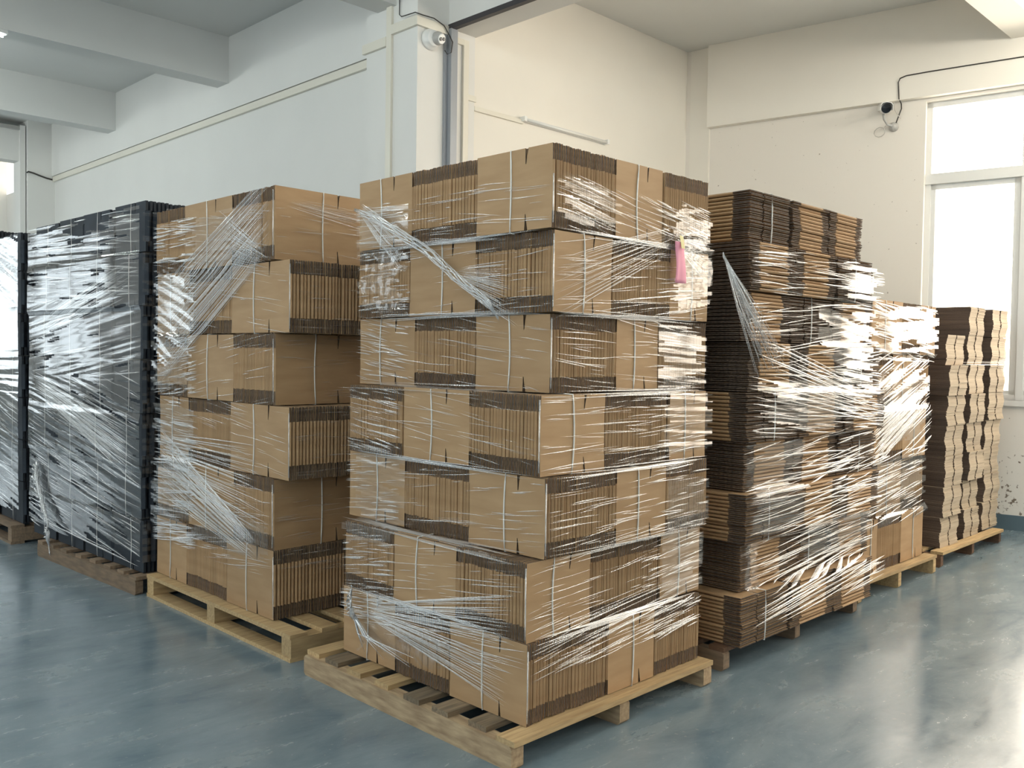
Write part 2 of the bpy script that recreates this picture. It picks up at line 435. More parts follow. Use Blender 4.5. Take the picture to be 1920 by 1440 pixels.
# ------------------------------------------------------------------ pallets
def pallet(kind, x0, x1, y0, y1, h, label, rz=0, board=WOODX, string=WOODY, nb=8, sw=.05, name='wooden_pallet', extra=None):
    """kind 'long': stringers run along y, deck boards along x. kind 'cross': the other way about, with bottom boards."""
    root = empty(name, (x0, y0, 0), rz)
    tag(root, label, 'pallet', 'wooden pallets under the carton stacks')
    X, Y = x1-x0, y1-y0
    rr = random.Random(label)
    dt = .022
    if kind == 'long':
        for i, sx_ in enumerate((0, X/2-sw/2, X-sw)):
            b = MB(); e = rr.uniform(0, .02); c = .012
            # stringer with worn, slightly rounded ends
            prof = [(e, 0+c), (e, h-dt-c), (e+c, h-dt), (Y-c, h-dt), (Y, h-dt-c), (Y, c), (Y-c, 0), (e+c, 0)]
            b.add([(sx_, p, q) for p, q in prof]+[(sx_+sw, p, q) for p, q in prof],
                  [tuple(range(8)), tuple(range(15, 7, -1))]+[(j+8, (j+1) % 8+8, (j+1) % 8, j) for j in range(8)])
            b.build('stringer', string, root)
        ys = [0]+[Y*(j+rr.uniform(-.12, .12))/(nb-1) for j in range(1, nb-1)]+[Y]
        for j in range(nb):
            bw = rr.uniform(.085, .105); yy = min(max(ys[j]-bw/2, 0), Y-bw)
            b = MB(); a = rr.uniform(-.004, .004); l0 = rr.uniform(.0, .02) if j else 0
            b.hexa([(l0, yy+a, h-dt), (X, yy-a, h-dt), (X, yy+bw-a, h-dt), (l0, yy+bw+a, h-dt), (l0, yy+a, h), (X, yy-a, h), (X, yy+bw-a, h), (l0, yy+bw+a, h)])
            b.build('deck_board', rr.choice([board, board, WOODW]) if (j and j < nb-1 and board is WOODX and string is WOODY) else board, root)
    else:
        for i, sy in enumerate((0, Y/2-.045, Y-.09)):
            b = MB(); b.box(.005, X, sy, sy+.09, .02, h-dt); b.build('stringer', board, root)
        xs = [j/(nb-1) for j in range(nb)]
        for j in range(nb):
            bw = .10; xx = xs[j]*(X-bw)
            b = MB(); b.box(xx, xx+bw, 0, Y, h-dt, h); b.build('deck_board', board, root)
        for xx in (0, X/2-.05, X-.1):
            b = MB(); b.box(xx, xx+.1, 0, Y, 0, .02); b.build('bottom_board', board, root)
    return root

# ------------------------------------------------------------------ cartons, folded flat
def carton(W, H, t, var=0, lay=False, fh=.2):
    """one flat folded carton, broad side towards -y, folds at the x ends, slotted flaps above and below"""
    rr = random.Random(var*77+int(W*1000))
    b = MB(); p = t*.30; w = W/2; k = t*.36; t = t*.83
    f = H*fh
    prof = [(-w+k, 0), (w-k, 0), (w, k), (w, t-k), (w-k, t), (-w+k, t), (-w, t-k), (-w, k)]
    b.prism(prof, f, H-f, 0)
    sx_ = W*.16; g0, g1 = .003, rr.uniform(.007, .013)
    ins = .004+rr.uniform(0, .003)
    for top in (0, 1):
        za, zb = (H-f, H) if top else (f, 0)
        dz = rr.uniform(-.004, .001)*(1 if top else -1)
        zb += dz
        for (ya, yb, sg) in ((0, p, -1), (t-p, t, 1)):
            bend = rr.uniform(-.001, .0025)*sg
            for (u0, u1, a, c) in ((-w+ins, sx_, 0, 1), (sx_, w-ins, 1, 0)):
                l0 = u0+g0*(1-a) if a else u0; l1 = u0+g1 if a else u0
                r0 = u1-g0 if c else u1; r1 = u1-g1*.3 if c else u1
                q = [(l0, ya, za), (r0, ya, za), (r0, yb, za), (l0, yb, za), (l1, ya+bend, zb), (r1, ya+bend, zb), (r1, yb+bend, zb), (l1, yb+bend, zb)]
                if not top: q = q[4:]+q[:4]
                i0 = len(b.f); b.hexa(q, 0)
                for fi in range(i0, i0+6):      # cut edges: everything but the broad sides
                    if fi-i0 in (0, 1, 3, 5): b.m[fi] = 1
    if lay: b.v = [(z-H/2, x+w, y) for (x, y, z) in b.v]
    return b

_cache = {}
def carton_meshes(W, H, t, mats, lay, nvar=3):
    key = (round(W, 3), round(H, 3), round(t, 4), mats[0].name, lay)
    if key not in _cache:
        _cache[key] = [carton(W, H, t, v, lay).mesh('flat_carton', mats) for v in range(nvar)]
    return _cache[key]

def strap_loop(W, H, T, fx, rr, r=.0034, lay=False, bow=.012):
    pts = []; o = .003; x = -W/2+W*fx; s = rr.choice((-1, 1))*rr.uniform(.3, 1)*bow
    nseg = 8
    for i in range(nseg+1):
        q = i/nseg; pts.append((x+s*math.sin(q*PI), -o, H*q))
    for i in range(1, 4): pts.append((x, T*i/4, H+o))
    for i in range(nseg+1):
        q = 1-i/nseg; pts.append((x, T+o, H*q))
    for i in range(1, 4): pts.append((x, T*(1-i/4), -o))
    b = MB()
    if lay: pts = [(p[2]-H/2, p[0]+W/2, p[1]) for p in pts]
    b.tube(pts, r, 5, closed=True)
    return b

UPR = 'upright'
def bundle(loc, rz, W, H, T, pitch, label, group, mats=(KRAFT, KEDGE), fx=.45, single=False, name='carton_bundle', lay=False, strap=True, rr=R, jit=1.0, lean=0):
    """upright: broad face on local -y, T deep. lay: cartons lie flat, T high (z), flap-to-flap length H along local x, W along y"""
    n = max(2, int(T/pitch)); pt = T/n; t = pt*.97
    if single:
        big = MB(); big_m = []
        for i in range(n):
            c = carton(W, H, t, i % 5, lay)
            dx, dz, dy = rr.gauss(0, .0022)*jit, rr.gauss(0, .0015)*jit, i*pt
            if lay: c.v = [(x+dx, y+dz, z+dy) for x, y, z in c.v]
            else: c.v = [(x+dx, y+dy, z+abs(dz)) for x, y, z in c.v]
            b0 = len(big.v); big.v += c.v; big.f += [tuple(q+b0 for q in f) for f in c.f]; big.m += c.m
        root = big.build(name, list(mats), None, loc=loc, rot=(0, 0, rz))
    else:
        root = empty(name, loc, rz)
        ms = carton_meshes(W, H, t, list(mats), lay)
        drift = 0
        for i in range(n):
            o = place('flat_carton', rr.choice(ms), root)
            drift = drift*.7+rr.gauss(0, .0022)*jit
            if lay:
                o.location = (drift*1.4, rr.gauss(0, .003)*jit, i*pt)
                o.rotation_euler = (0, rr.gauss(0, .002), rr.gauss(0, .006))
            else:
                o.location = (drift, i*pt, abs(rr.gauss(0, .0016))*jit)
                o.rotation_euler = (0, rr.gauss(0, .0025), 0)
    if strap:
        strap_loop(W, H, T, fx, rr, r=.0019 if mats[0] is BLACKB else .0034, lay=lay).build('strap', STRAP, root, smooth=True)
    tag(root, label, 'cardboard bundle', group)
    return root

ORD = ['bottom', 'second', 'third', 'fourth', 'fifth', 'sixth', 'seventh', 'eighth', 'ninth']
def tier(i, n): return 'top tier' if i == n-1 else (ORD[i]+' tier')

# ------------------------------------------------------------------ foremost stack: seven tiers, chequered
M_Z = [.12, .44, .757, 1.078, 1.40, 1.723, 2.05, 2.385]
M_C = [(2.48, 2.37), (2.48, 2.388), (2.56, 2.362), (2.545, 2.39), (2.65, 2.43), (2.625, 2.402), (2.61, 2.395)]
M_Y = [(2.83, 3.20, 3.62), (2.785, 3.22, 3.60), (2.81, 3.24, 3.69), (2.79, 3.25, 3.66), (2.88, 3.29, 3.74), (2.85, 3.31, 3.70), (2.84, 3.27, 3.70)]
M_X = [(2.96, 3.30, 3.655), (2.87, 3.35, 3.68), (2.99, 3.36, 3.69), (2.95, 3.40, 3.71), (3.06, 3.38, 3.76), (3.00, 3.41, 3.74), (3.0, 3.35, 3.71)]
pallet('long', 2.352, 3.69, 2.31, 3.74, .118, 'pine pallet with a long split plank, under the foremost stack', nb=8, sw=.065)

def stack_two_faces(zs, cs, ys, xs, startA, pitch, who, group, farword, rightword, single_from=None, mats=(KRAFT, KEDGE), nright=3, lean=0, gap=.006, jit=1.0, wob=.010):
    nl = len(zs)-1
    for l in range(nl):
        z0, z1 = zs[l], zs[l+1]; H = z1-z0-.003; cx, cy = cs[l]
        A0 = startA if l % 2 == 0 else not startA
        yb = [cy]+list(ys[l]); xb = [cx]+list(xs[l])
        # cells: corner, along the y side, along the x side
        cells = [(0, 0)]+[(0, j) for j in range(1, len(yb)-1)]+[(i, 0) for i in range(1, min(nright, len(xb)-1))]
        for (i, j) in cells:
            A = A0 if (i+j) % 2 == 0 else not A0
            x0, x1, y0, y1 = xb[i], xb[i+1], yb[j], yb[j+1]
            if j > 0: x1 = xb[1]
            if i > 0: y1 = yb[1]
            x0 += gap/2 if i else 0; y0 += gap/2 if j else 0; x1 -= gap/2; y1 -= gap/2
            dx = R.uniform(0, wob) if not i else 0; dy = R.uniform(0, wob) if not j else 0
            if i == j == 0: dx = dy = 0
            pos = 'at the near corner' if i == j == 0 else ('%s along %s' % (('second', 'third', 'fourth')[max(i, j)-1], farword if j else rightword))
            side = ''
            lab = 'kraft carton bundle, %s of %s, %s' % (tier(l, nl), who, pos)
            tw = R.uniform(-.010, .010) if not (i == j == 0) else R.uniform(-.004, .004)
            if A: bundle((x0+dx, (y0+y1)/2, z0), -PI/2+tw, y1-y0, H, x1-x0-dx, pitch, lab, group, mats, rr=R, fx=R.uniform(.40, .52), single=bool(single_from), jit=jit)
            else: bundle(((x0+x1)/2, y0+dy, z0), tw, x1-x0, H, y1-y0-dy, pitch, lab, group, mats, rr=R, fx=R.uniform(.40, .55), single=bool(single_from), jit=jit)
stack_two_faces(M_Z, M_C, M_Y, M_X, True, .0185, 'the foremost stack', 'strapped carton bundles of the foremost stack', 'the aisle side', 'the window side')

for l in range(7):  # unseen rear row, added to keep light out of the gap behind
    for i in (1, 2):
        xb = [M_C[l][0]]+list(M_X[l])
        bundle(((xb[i]+xb[i+1])/2, M_Y[l][1]+.01, M_Z[l]), 0, xb[i+1]-xb[i]-.01, M_Z[l+1]-M_Z[l]-.003, .40, .04,
               'kraft carton bundle, %s of the foremost stack, unseen rear row, %s' % (tier(l, 7), ('middle', 'window end')[i-1]), 'unseen rear-row carton bundles', single=True, strap=False)

# ------------------------------------------------------------------ brown stack behind it
P_Z = [.14, .51, .89, 1.27, 1.65, 2.03, 2.42]
P_C = [(2.45, 4.19), (2.45, 4.20), (2.46, 4.06), (2.45, 4.20), (2.46, 4.06), (2.45, 4.21)]
P_Y = [(4.71, 5.20, 5.64), (4.62, 5.20, 5.62), (4.69, 5.20, 5.62), (4.64, 5.22, 5.63), (4.68, 5.20, 5.66), (4.65, 5.25, 5.64)]
P_X = [(2.95, 3.45), (3.05, 3.55), (2.95, 3.5), (3.05, 3.55), (2.95, 3.5), (3.05, 3.55)]
pallet('cross', 2.385, 3.6, 3.92, 5.62, .138, 'pale pine pallet with open fork slots, beneath the brown stack behind the foremost one', nb=7)
stack_two_faces(P_Z, P_C, P_Y, P_X, True, .021, 'brown stack beside black ones', 'strapped carton bundles of the brown stack beside the black ones', 'the aisle side', 'the gap side', nright=2)

# ------------------------------------------------------------------ black stacks
def black_stack(x, y0, y1, z0, z1, nl, nc, rz, who, group, xw=.5, extra_top=True):
    base = Matrix.Translation((x, y0, 0)) @ Matrix.Rotation(rz, 4, 'Z')
    H = (z1-z0)/nl; cw = (y1-y0)/nc
    for l in range(nl):
        for c in range(nc):
            for r_ in range(2 if c == 0 else 1):
                top = l == nl-1
                dz = -H*.0 if not top else R.uniform(-.05, .045)
                dx = R.uniform(0, .025)
                dep = xw
                p = base @ Vector((dx+r_*(xw+.01), (c+.5)*cw+R.uniform(-.008, .008), z0+l*H))
                lab = 'black carton bundle, %s of %s, %s' % (tier(l, nl), who, ('nearest column', 'second column', 'third column', 'far column')[c] if not r_ else 'nearest column, inner row')
                o = bundle(tuple(p), rz-PI/2, cw-.012-R.uniform(0, .03), H-.004+dz, dep-.01, .05, lab, group, (BLACKB, BEDGE), single=True, fx=R.uniform(.45, .6))
pallet('long', 2.335, 3.45, 5.66, 7.26, .118, 'worn grey-brown pallet under the black stack with a knotted film tail', rz=.05, board=WOODG, string=WOODG, nb=8, sw=.05)
black_stack(2.395, 5.70, 7.60, .12, 2.52, 7, 4, .035, 'the nearer black stack', 'strapped black carton bundles of the nearer black stack')
pallet('cross', 2.23, 3.4, 7.80, 9.5, .15, 'dark pallet under the farther black stack, cut by the frame edge', rz=.0, board=WOODG, nb=7)
black_stack(2.30, 7.80, 9.55, .155, 2.50, 7, 3, .0, 'the farther black stack', 'strapped black carton bundles of the farther black stack')

# ------------------------------------------------------------------ stack of cartons laid flat
F_Z = [.12+.2535*i for i in range(10)]
F_X = [3.93, 4.02, 3.97, 4.03, 3.99, 4.0, 3.97, 4.0, 4.03]
F_Y = [2.28, 2.36, 2.31, 2.35, 2.31, 2.33, 2.36, 2.33, 2.35]
pallet('long', 3.88, 5.42, 2.37, 3.75, .118, 'dark-footed pallet under the stack of cartons laid flat', board=WOODD, string=WOODG, nb=7, sw=.055)
for l in range(9):
    x = F_X[l]; y = F_Y[l]; z = F_Z[l]; T = .249
    odd = l % 2 == 0
    kinds = ['end', 'fold', 'fold'] if odd else ['fold', 'fold', 'end']
    if l in (1, 6): kinds = ['fold', 'end', 'fold']
    total = (5.42, 5.50, 5.58, 5.58, 5.60, 5.55, 5.48, 5.45, 5.31)[l]-x
    wids = [.50 if k == 'end' else .51 for k in kinds]; sc_ = total/sum(wids)
    cx = x
    for i, kd in enumerate(kinds):
        ww = wids[i]*sc_; gap = .008
        yy = y+R.uniform(0, .025)
        lab = 'flat-laid carton bundle, %s, %s' % (tier(l, 9), ('at the near corner of the flat-laid stack', 'middle column of the flat-laid stack', 'window end of the flat-laid stack')[i])
        grp = 'bundles of cartons laid flat'
        if kd == 'fold': bundle((cx+ww/2, yy, z), 0, .48, ww-gap, T, .0178, lab, grp, lay=True, fx=R.uniform(.4, .6), strap=False, rr=R, jit=1.3)
        else:
            # flap ends towards the aisle: length runs along y
            bundle((cx+ww-gap, yy+.25, z), PI/2, ww-gap, .50, T, .0178, lab, grp, lay=True, fx=R.uniform(.45, .55), rr=R, jit=1.3)
        cx += ww
    for k in (1, 2):  # unseen rear bundles, added to stop light leaking between the stacks
        bundle((x+.25+k*.5, y+.54, z), 0, .46, .48, T, .05, 'flat-laid carton bundle, %s of the flat-laid stack, unseen rear row, %s' % (tier(l, 9), ('middle', 'window end')[k-1]), 'unseen rear-row carton bundles', lay=True, strap=False, single=True)
    lab = 'flat-laid carton bundle, %s of the flat-laid stack, inner row' % tier(l, 9)
    bundle((x+.25+R.uniform(0, .03), y+.53, z), 0, .46, .48, T, .0178, lab, grp, lay=True, strap=False, rr=R, jit=1.3)

# ------------------------------------------------------------------ short wrapped stack, and the unwrapped one by the window
pallet('long', 5.59, 6.87, 2.435, 3.65, .135, 'new pale pallet under the short wrapped stack', board=WOODX, string=WOODX, nb=7, sw=.05)
S_Z = [.138, .50, .865, 1.23, 1.595, 1.955]
stack_two_faces(S_Z, [(5.76, 2.50), (5.80, 2.52), (5.74, 2.50), (5.80, 2.52), (5.80, 2.50)], [(3.0, 3.5)]*5,
                [(5.98, 6.36, 6.78), (6.0, 6.42, 6.80), (5.98, 6.36, 6.80), (6.2, 6.55, 6.86), (6.3, 6.62, 6.92)], False, .021,
                'the short wrapped stack', 'strapped carton bundles of the short wrapped stack', 'the inner side', 'the window side', single_from=1)
pallet('long', 7.06, 8.46, 2.455, 3.7, .12, 'dark red-brown pallet under the unwrapped stack by the window', board=WOODX, string=WOODD, nb=7, sw=.05)

def fine_bundle(loc, W, D, H, n, label, rr):
    """thin flat cartons stacked high, two piles side by side with a seam between"""
    b = MB(); ph = [rr.uniform(0, 6) for _ in range(4)]
    for s in (0, 1):
        x0 = s*W/2+.004; x1 = (s+1)*W/2-.004
        for i in range(n):
            z0 = H*i/n; z1 = H*(i+1)/n-.0006
            dy = .006*math.sin(i*.35+ph[0])-s*.004+rr.gauss(0, .0015); dx = .006*math.sin(i*.22+ph[2])+rr.gauss(0, .0008)
            b.hexa([(x0+dx, dy, z0), (x1+dx, dy, z0), (x1+dx, D+dy, z0), (x0+dx, D+dy, z0), (x0+dx, dy, z1), (x1+dx, dy, z1), (x1+dx, D+dy, z1), (x0+dx, D+dy, z1)])
            b.m[-1] = 1; b.m[-3] = 1     # the two x ends
    o = b.build('carton_bundle', [GREYB, GREYE], loc=loc)
    tag(o, label, 'cardboard bundle', 'fine flat bundles of the unwrapped stack')
    return o
r4 = random.Random(5)
for c, (x, wd, top) in enumerate(((7.21, .37, 1.76), (7.745, .34, 2.0), (8.27, .38, 2.0))):
    nl = 7 if c == 0 else 8
    H = (top-.122)/nl
    for l in range(nl):
        xx = x+r4.uniform(-.015, .015)-(.03 if l == 0 else 0); yy = 2.52+c*.02+r4.uniform(-.03, .02)
        lab = 'fine-edged pale cardboard bundle, %s of the unwrapped stack, %s column' % (tier(l, nl), ('nearest', 'middle', 'window')[c])
        fine_bundle((xx, yy, .122+l*H), wd, .5, H-.002, 26, lab, r4)
for l in range(8):
    H = (2.0-.122)/8
    fine_bundle((7.22+r4.uniform(-.02, .02), 3.03, .122+l*H), .44, .46, H-.002, 26, 'fine-edged cardboard bundle, %s of the unwrapped stack, rear column' % tier(l, 8), r4)

# ------------------------------------------------------------------ stretch film
def lerp(a, b, t): return a+(b-a)*t
def prof(zs, vals, off):
    """film line over a stepped stack: taut from edge to edge"""
    pts = []
    for i, v in enumerate(vals):
        pts += [(zs[i]+.015, v-off), (zs[i+1]-.015, v-off)]
    def f(z):
        if z <= pts[0][0]: return pts[0][1]
        for (a, va), (b, vb) in zip(pts, pts[1:]):
            if z <= b: return lerp(va, vb, (z-a)/max(1e-6, b-a))
        return pts[-1][1]
    return f
class Face:
    """side 'L' faces -x (u runs along y); side 'R' faces -y (u runs along x)"""
    def __init__(s, side, f, rot=0, org=None): s.side = side; s.f = f; s.rot = rot; s.org = org
    def p(s, u, z, h=0):
        v = s.f(z)-h
        q = Vector((v, u, z)) if s.side == 'L' else Vector((u, v, z))
        if s.rot:
            o = Vector(s.org); q = Matrix.Rotation(s.rot, 3, 'Z') @ (q-o)+o
        return q
def pleat(b, face, u0, z0, u1, z1, wdt, ht, rr, mi=1, bow=0, zlo=0, zhi=9):
    """a drawn crease in the film: a low ridge tapering to nothing at both ends"""
    L_ = math.hypot(u1-u0, z1-z0); n = max(3, int(L_/.05)); bb = len(b.v)
    tx, tz = (u1-u0)/L_, (z1-z0)/L_
    for i in range(n+1):
        q = i/n; tp = math.sin(PI*min(max(q, .0), 1))**.6 if 0 < q < 1 else .04
        u = lerp(u0, u1, q); z = lerp(z0, z1, q)+bow*math.sin(q*PI)*L_
        z = min(max(z, zlo), zhi)
        for a, h in ((-.5, 0), (-.22, .8), (.22, .8), (.5, 0)):
            k = a*wdt*tp
            b.v.append(tuple(face.p(u-tz*k, z+tx*k, h*ht*tp+.0006)))
    for i in range(n):
        for k in range(3):
            a = bb+i*4+k; f = (a, a+1, a+5, a+4)
            b.f.append(f); b.m.append(mi)
def fan(b, face, ua, za, ub, zb, sa, sb, n, rr, w=.004, h=.0022, jl=.25, zlo=0, zhi=9, bow=.0):
    """n creases from around (ua,za) spread sa high to around (ub,zb) spread sb high"""
    for i in range(n):
        q = (i+rr.uniform(-.3, .3))/max(1, n-1)
        a, c = rr.uniform(0, jl), 1-rr.uniform(0, jl)
        z0 = za+(q-.5)*sa; z1 = zb+(q-.5)*sb
        pleat(b, face, lerp(ua, ub, a), lerp(z0, z1, a), lerp(ua, ub, c), lerp(z0, z1, c), w*rr.uniform(.5, 1.5), h*rr.uniform(.6, 1.4), rr, bow=bow+rr.uniform(-.01, .01), zlo=zlo, zhi=zhi)
def scatter(b, face, u0, u1, z0, z1, n, slope, rr, w=.0032, h=.0018, l=(.06, .3), zhi=9, zlo=0):
    for i in range(n):
        u = rr.uniform(u0, u1); z = rr.uniform(z0, z1); ln = rr.uniform(*l)*rr.uniform(.5, 1)
        s = slope(u, z) if callable(slope) else slope
        s += rr.gauss(0, .035)
        a = max(u0, u-ln/2); c = min(u1, u+ln/2)
        if c-a < .02: continue
        pleat(b, face, a, z+(a-u)*s, c, z+(c-u)*s, w*rr.uniform(.4, 1.5), h*rr.uniform(.5, 1.5), rr, bow=rr.uniform(-.015, .015), zlo=zlo, zhi=zhi)
def sheet(b, face, u0, u1, z0, z1, amp=.003, slope=0, fq=(2.0, 26), du=.04, dz=.0055, bot=None, mi=0, seed=0, cr=0, cover=.62, eu=1):
    nu = max(2, int((u1-u0)/du)); nz = max(2, int((z1-z0)/dz)); bb = len(b.v)
    for j in range(nz+1):
        for i in range(nu+1):
            u = lerp(u0, u1, i/nu)
            lo = z0 if bot is None else max(z0, bot(u))
            z = lerp(lo, z1, j/nz)
            s = slope(u, z) if callable(slope) else slope
            zz = z-s*u
            h = .8*noise.noise(Vector((u*fq[0]*.8, zz*fq[1]*1.7, seed)))+.14*noise.noise(Vector((u*fq[0]*1.6, zz*fq[1]*4.0, seed+9)))
            if cr: h += cr*noise.noise(Vector((u*22, z*26, seed+3)))
            big = noise.noise(Vector((u*2.2, z*2.4, seed+20)))
            b.v.append(tuple(face.p(u, z, amp*(1+h)+amp*1.2*(big+.6))))
    for j in range(nz):
        for i in range(nu):
            a = bb+j*(nu+1)+i
            f = (a, a+1, a+nu+2, a+nu+1)
            # film left out by noise, shaping its sheen into patches with frayed ends
            u = lerp(u0, u1, (i+.5)/nu); z = lerp(z0, z1, (j+.5)/nz); s = slope(u, z) if callable(slope) else slope
            ed = (min(1, min(i+.5, nu-i-.5)/(nu*.22)) if eu else 1)*min(1, min(j+.5, nz-j-.5)/(nz*.10))
            q = .5+.75*noise.noise(Vector((u*2.6, (z-s*u)*34, seed+50)))+.35*noise.noise(Vector((u*1.5, z*3, seed+70)))
            if cover < 1 and q > cover*(.45+.75*ed)+.12: continue
            b.f.append(f); b.m.append(mi)
def rope(b, pts, r, rr, mi=2, strands=5, n=26):
    """film drawn together: twisted strands around a line"""
    pts = [Vector(p) for p in pts]
    def at(t):
        q = t*(len(pts)-1); i = min(int(q), len(pts)-2); return pts[i].lerp(pts[i+1], q-i)
    for s in range(strands):
        ph = s*2*PI/strands; path = []; rad = []
        for i in range(n+1):
            t = i/n; p = at(t); k = r(t) if callable(r) else r
            a = ph+t*9+rr.uniform(-.3, .3)
            path.append(p+Vector((-abs(math.cos(a))*k*.5, math.cos(a)*k*.5, math.sin(a)*k)))
            rad.append(k*rr.uniform(.10, .24))
        b.tube(path, rad, 5, mi=mi)
FM = [FILM, PLEAT, ROPE]
def film_root(name, b, label, group='stretch film around the stacks'):
    o = b.build(name, FM, smooth=True)
    return tag(o, label, 'stretch film', group)

# --- foremost stack
fr_ = random.Random(21)
mL = Face('L', prof(M_Z, [c[0] for c in M_C], .010)); mR = Face('R', prof(M_Z, [c[1] for c in M_C], .010))
def yc(z):
    for i in range(7):
        if z < M_Z[i+1]: return M_C[i][1]
    return M_C[-1][1]
def xe(z):
    for i in range(7):
        if z < M_Z[i+1]: return M_X[i][-1]
    return M_X[-1][-1]
def ye(z):
    for i in range(7):
        if z < M_Z[i+1]: return M_Y[i][-1]
    return M_Y[-1][-1]
b = MB()
fr = fr_
for l in range(7):
    z0, z1 = M_Z[l]+.01, M_Z[l+1]-.01
    if l == 0: z0 = .30
    if l == 6: z1 = 2.26
    y0, y1 = M_C[l][1], M_Y[l][-1]; x0, x1 = M_C[l][0], M_X[l][-1]
    sl = (.10, .14, .10, -.10, -.12, .03, -.02)[l]
    scatter(b, mL, y0, y1, z0, z1, 62, -sl, fr, l=(.08, .42))
    scatter(b, mL, y1-.42, y1, z0, z1, 46, -sl, fr, w=.006, h=.003, l=(.08, .34))
    sr = (.10, .08, .03, .02, -.06, .10, -.14)[l]
    scatter(b, mR, x0, x1, z0, z1, 70, sr, fr, l=(.1, .5))
    scatter(b, mR, lerp(x0, x1, .6), x1, z0, z1, 30, sr, fr, w=.006, h=.003, l=(.1, .42))
# sheeny patches seen in the wrap
sheet(b, mL, 3.30, 3.70, 1.74, 2.05, .0022, 0, (9, 40), du=.012, dz=.006, cr=1.2, seed=1)
sheet(b, mL, 3.28, 3.68, 2.06, 2.24, .003, 0, seed=2)
sheet(b, mR, 3.40, 3.74, 1.76, 2.26, .0022, .1, (4, 30), du=.02, dz=.006, cr=.6, seed=3, cover=.45)
sheet(b, mR, 3.35, 3.74, 1.12, 1.70, .0035, -.05, seed=5)
sheet(b, mR, 3.35, 3.68, .46, 1.04, .003, .08, seed=6)
sheet(b, mR, 2.62, 3.02, 2.08, 2.26, .003, -.15, seed=7, cover=.45)
sheet(b, mL, 3.22, 3.60, .66, 1.12, .003, .1, seed=8)
fan(b, mL, 3.43, .37, 2.42, .52, .03, .22, 22, fr, w=.006, jl=.1)
fan(b, mL, 3.42, .35, 2.45, .26, .03, .20, 22, fr, w=.006, jl=.1)
fan(b, mL, 2.98, 1.90, 2.60, 1.80, .05, .28, 26, fr, w=.005, jl=.2)
fan(b, mL, 3.66, 2.26, 3.35, 2.02, .06, .20, 18, fr, w=.006, jl=.2)
fan(b, mR, 2.47, .40, 3.60, .52, .16, .10, 10, fr, w=.004)
fan(b, mR, 2.60, 1.80, 3.45, 2.10, .25, .10, 22, fr, w=.004, jl=.2)
fan(b, mR, 3.45, 2.08, 3.73, 2.02, .06, .30, 20, fr, w=.006, jl=.15)
fan(b, mR, 2.62, 2.20, 3.05, 2.12, .14, .16, 14, fr, w=.004)
for l in range(1, 7):                                   # film pulled tight over every tier edge
    z = M_Z[l]
    for face, u0, u1 in ((mL, M_C[l][1], ye(z)), (mR, M_C[l][0], xe(z))):
        for k in range(7):
            pleat(b, face, u0+fr.uniform(0, .3), z+fr.uniform(-.02, .02), u1-fr.uniform(0, .3), z+fr.uniform(-.02, .02), .006, .003, fr)
for l in range(7):                                       # bright edge of film round the near corner
    x, y = M_C[l]
    zt = M_Z[l+1]-.02 if l < 6 else 2.26
    b.tube([(x-.010, y-.010, M_Z[l]+.02), (x-.012, y-.012, (M_Z[l]+zt)/2), (x-.010, y-.010, zt)], .0028, 5, mi=1)
FILM_M = film_root('stretch_film', b, 'clear creased stretch film wrapped round the foremost carton stack')
b = MB()
rope(b, [mL.p(3.68, 2.25, .02), mL.p(3.45, 2.17, .03), mL.p(3.10, 2.00, .035), mL.p(2.92, 1.88, .035), mL.p(2.72, 1.765, .03), mL.p(2.70, 1.70, .02)],
     lambda t: .006+.017*math.sin(PI*min(1, t*1.1))**.7, fr, strands=8)
b.build('twisted_tail', FM, FILM_M, smooth=True)['label'] = 'twisted rope of film crossing the aisle side'
b = MB()
kx = mL.p(3.47, .36, .02)
rope(b, [mL.p(3.50, .45, .01), mL.p(3.48, .40, .03), mL.p(3.46, .35, .04), mL.p(3.45, .31, .02)], lambda t: .012+.018*math.sin(PI*t), fr, strands=6, n=12)
for k in range(12):
    a = fr.uniform(-.5, .1); b.tube([mL.p(3.46, .34, .03), mL.p(3.40+a*.15, .26, .03+fr.uniform(0, .02)), mL.p(3.36+a*.7, .19+fr.uniform(-.02, .05), .012)], [.006, .004, .001], 4, mi=2)
sheet(b, mL, 2.85, 3.50, .155, .33, .007, 0, (9, 14), du=.02, dz=.012, cr=1.0, seed=31, bot=lambda u: .20+.10*(u-3.0)*(3.3-u)*4-.03*math.sin(u*22))
b.build('knotted_tail', FM, FILM_M, smooth=True)['label'] = 'knotted end of film hanging loose near the pallet'

# --- brown stack beside the black ones
pL = Face('L', prof(P_Z, [c[0] for c in P_C], .012)); pR = Face('R', prof(P_Z, [c[1] for c in P_C], .012))
b = MB(); fr = random.Random(33)
for l in range(6):
    z0, z1 = P_Z[l]+.01, P_Z[l+1]-.01
    if l == 5: z1 = 2.34
    if l == 0: z0 = .36
    scatter(b, pL, P_C[l][1], 5.66, z0, z1, 60, (-.1, -.05, .12, -.15, .1, .1)[l], fr, l=(.1, .5))
    scatter(b, pL, 5.05, 5.66, z0, z1, 60, (-.1, -.05, .02, -.1, .05, .02)[l], fr, w=.008, h=.0035, l=(.12, .5))
    scatter(b, pR, P_C[l][0], 3.0, z0, z1, 26, .0, fr, l=(.1, .35))
fan(b, pL, 4.22, 2.30, 5.60, 1.62, .40, .62, 60, fr, w=.007, jl=.08, zhi=2.41)
fan(b, pL, 4.25, 2.02, 4.80, 2.20, .10, .30, 24, fr, w=.005)
fan(b, pL, 4.22, .80, 5.62, .92, .5, .22, 36, fr, w=.006, jl=.2)
fan(b, pL, 4.35, .48, 5.62, .88, .12, .42, 44, fr, w=.007, jl=.12)
fan(b, pR, 2.50, 2.34, 3.1, 2.28, .04, .1, 10, fr, w=.004)
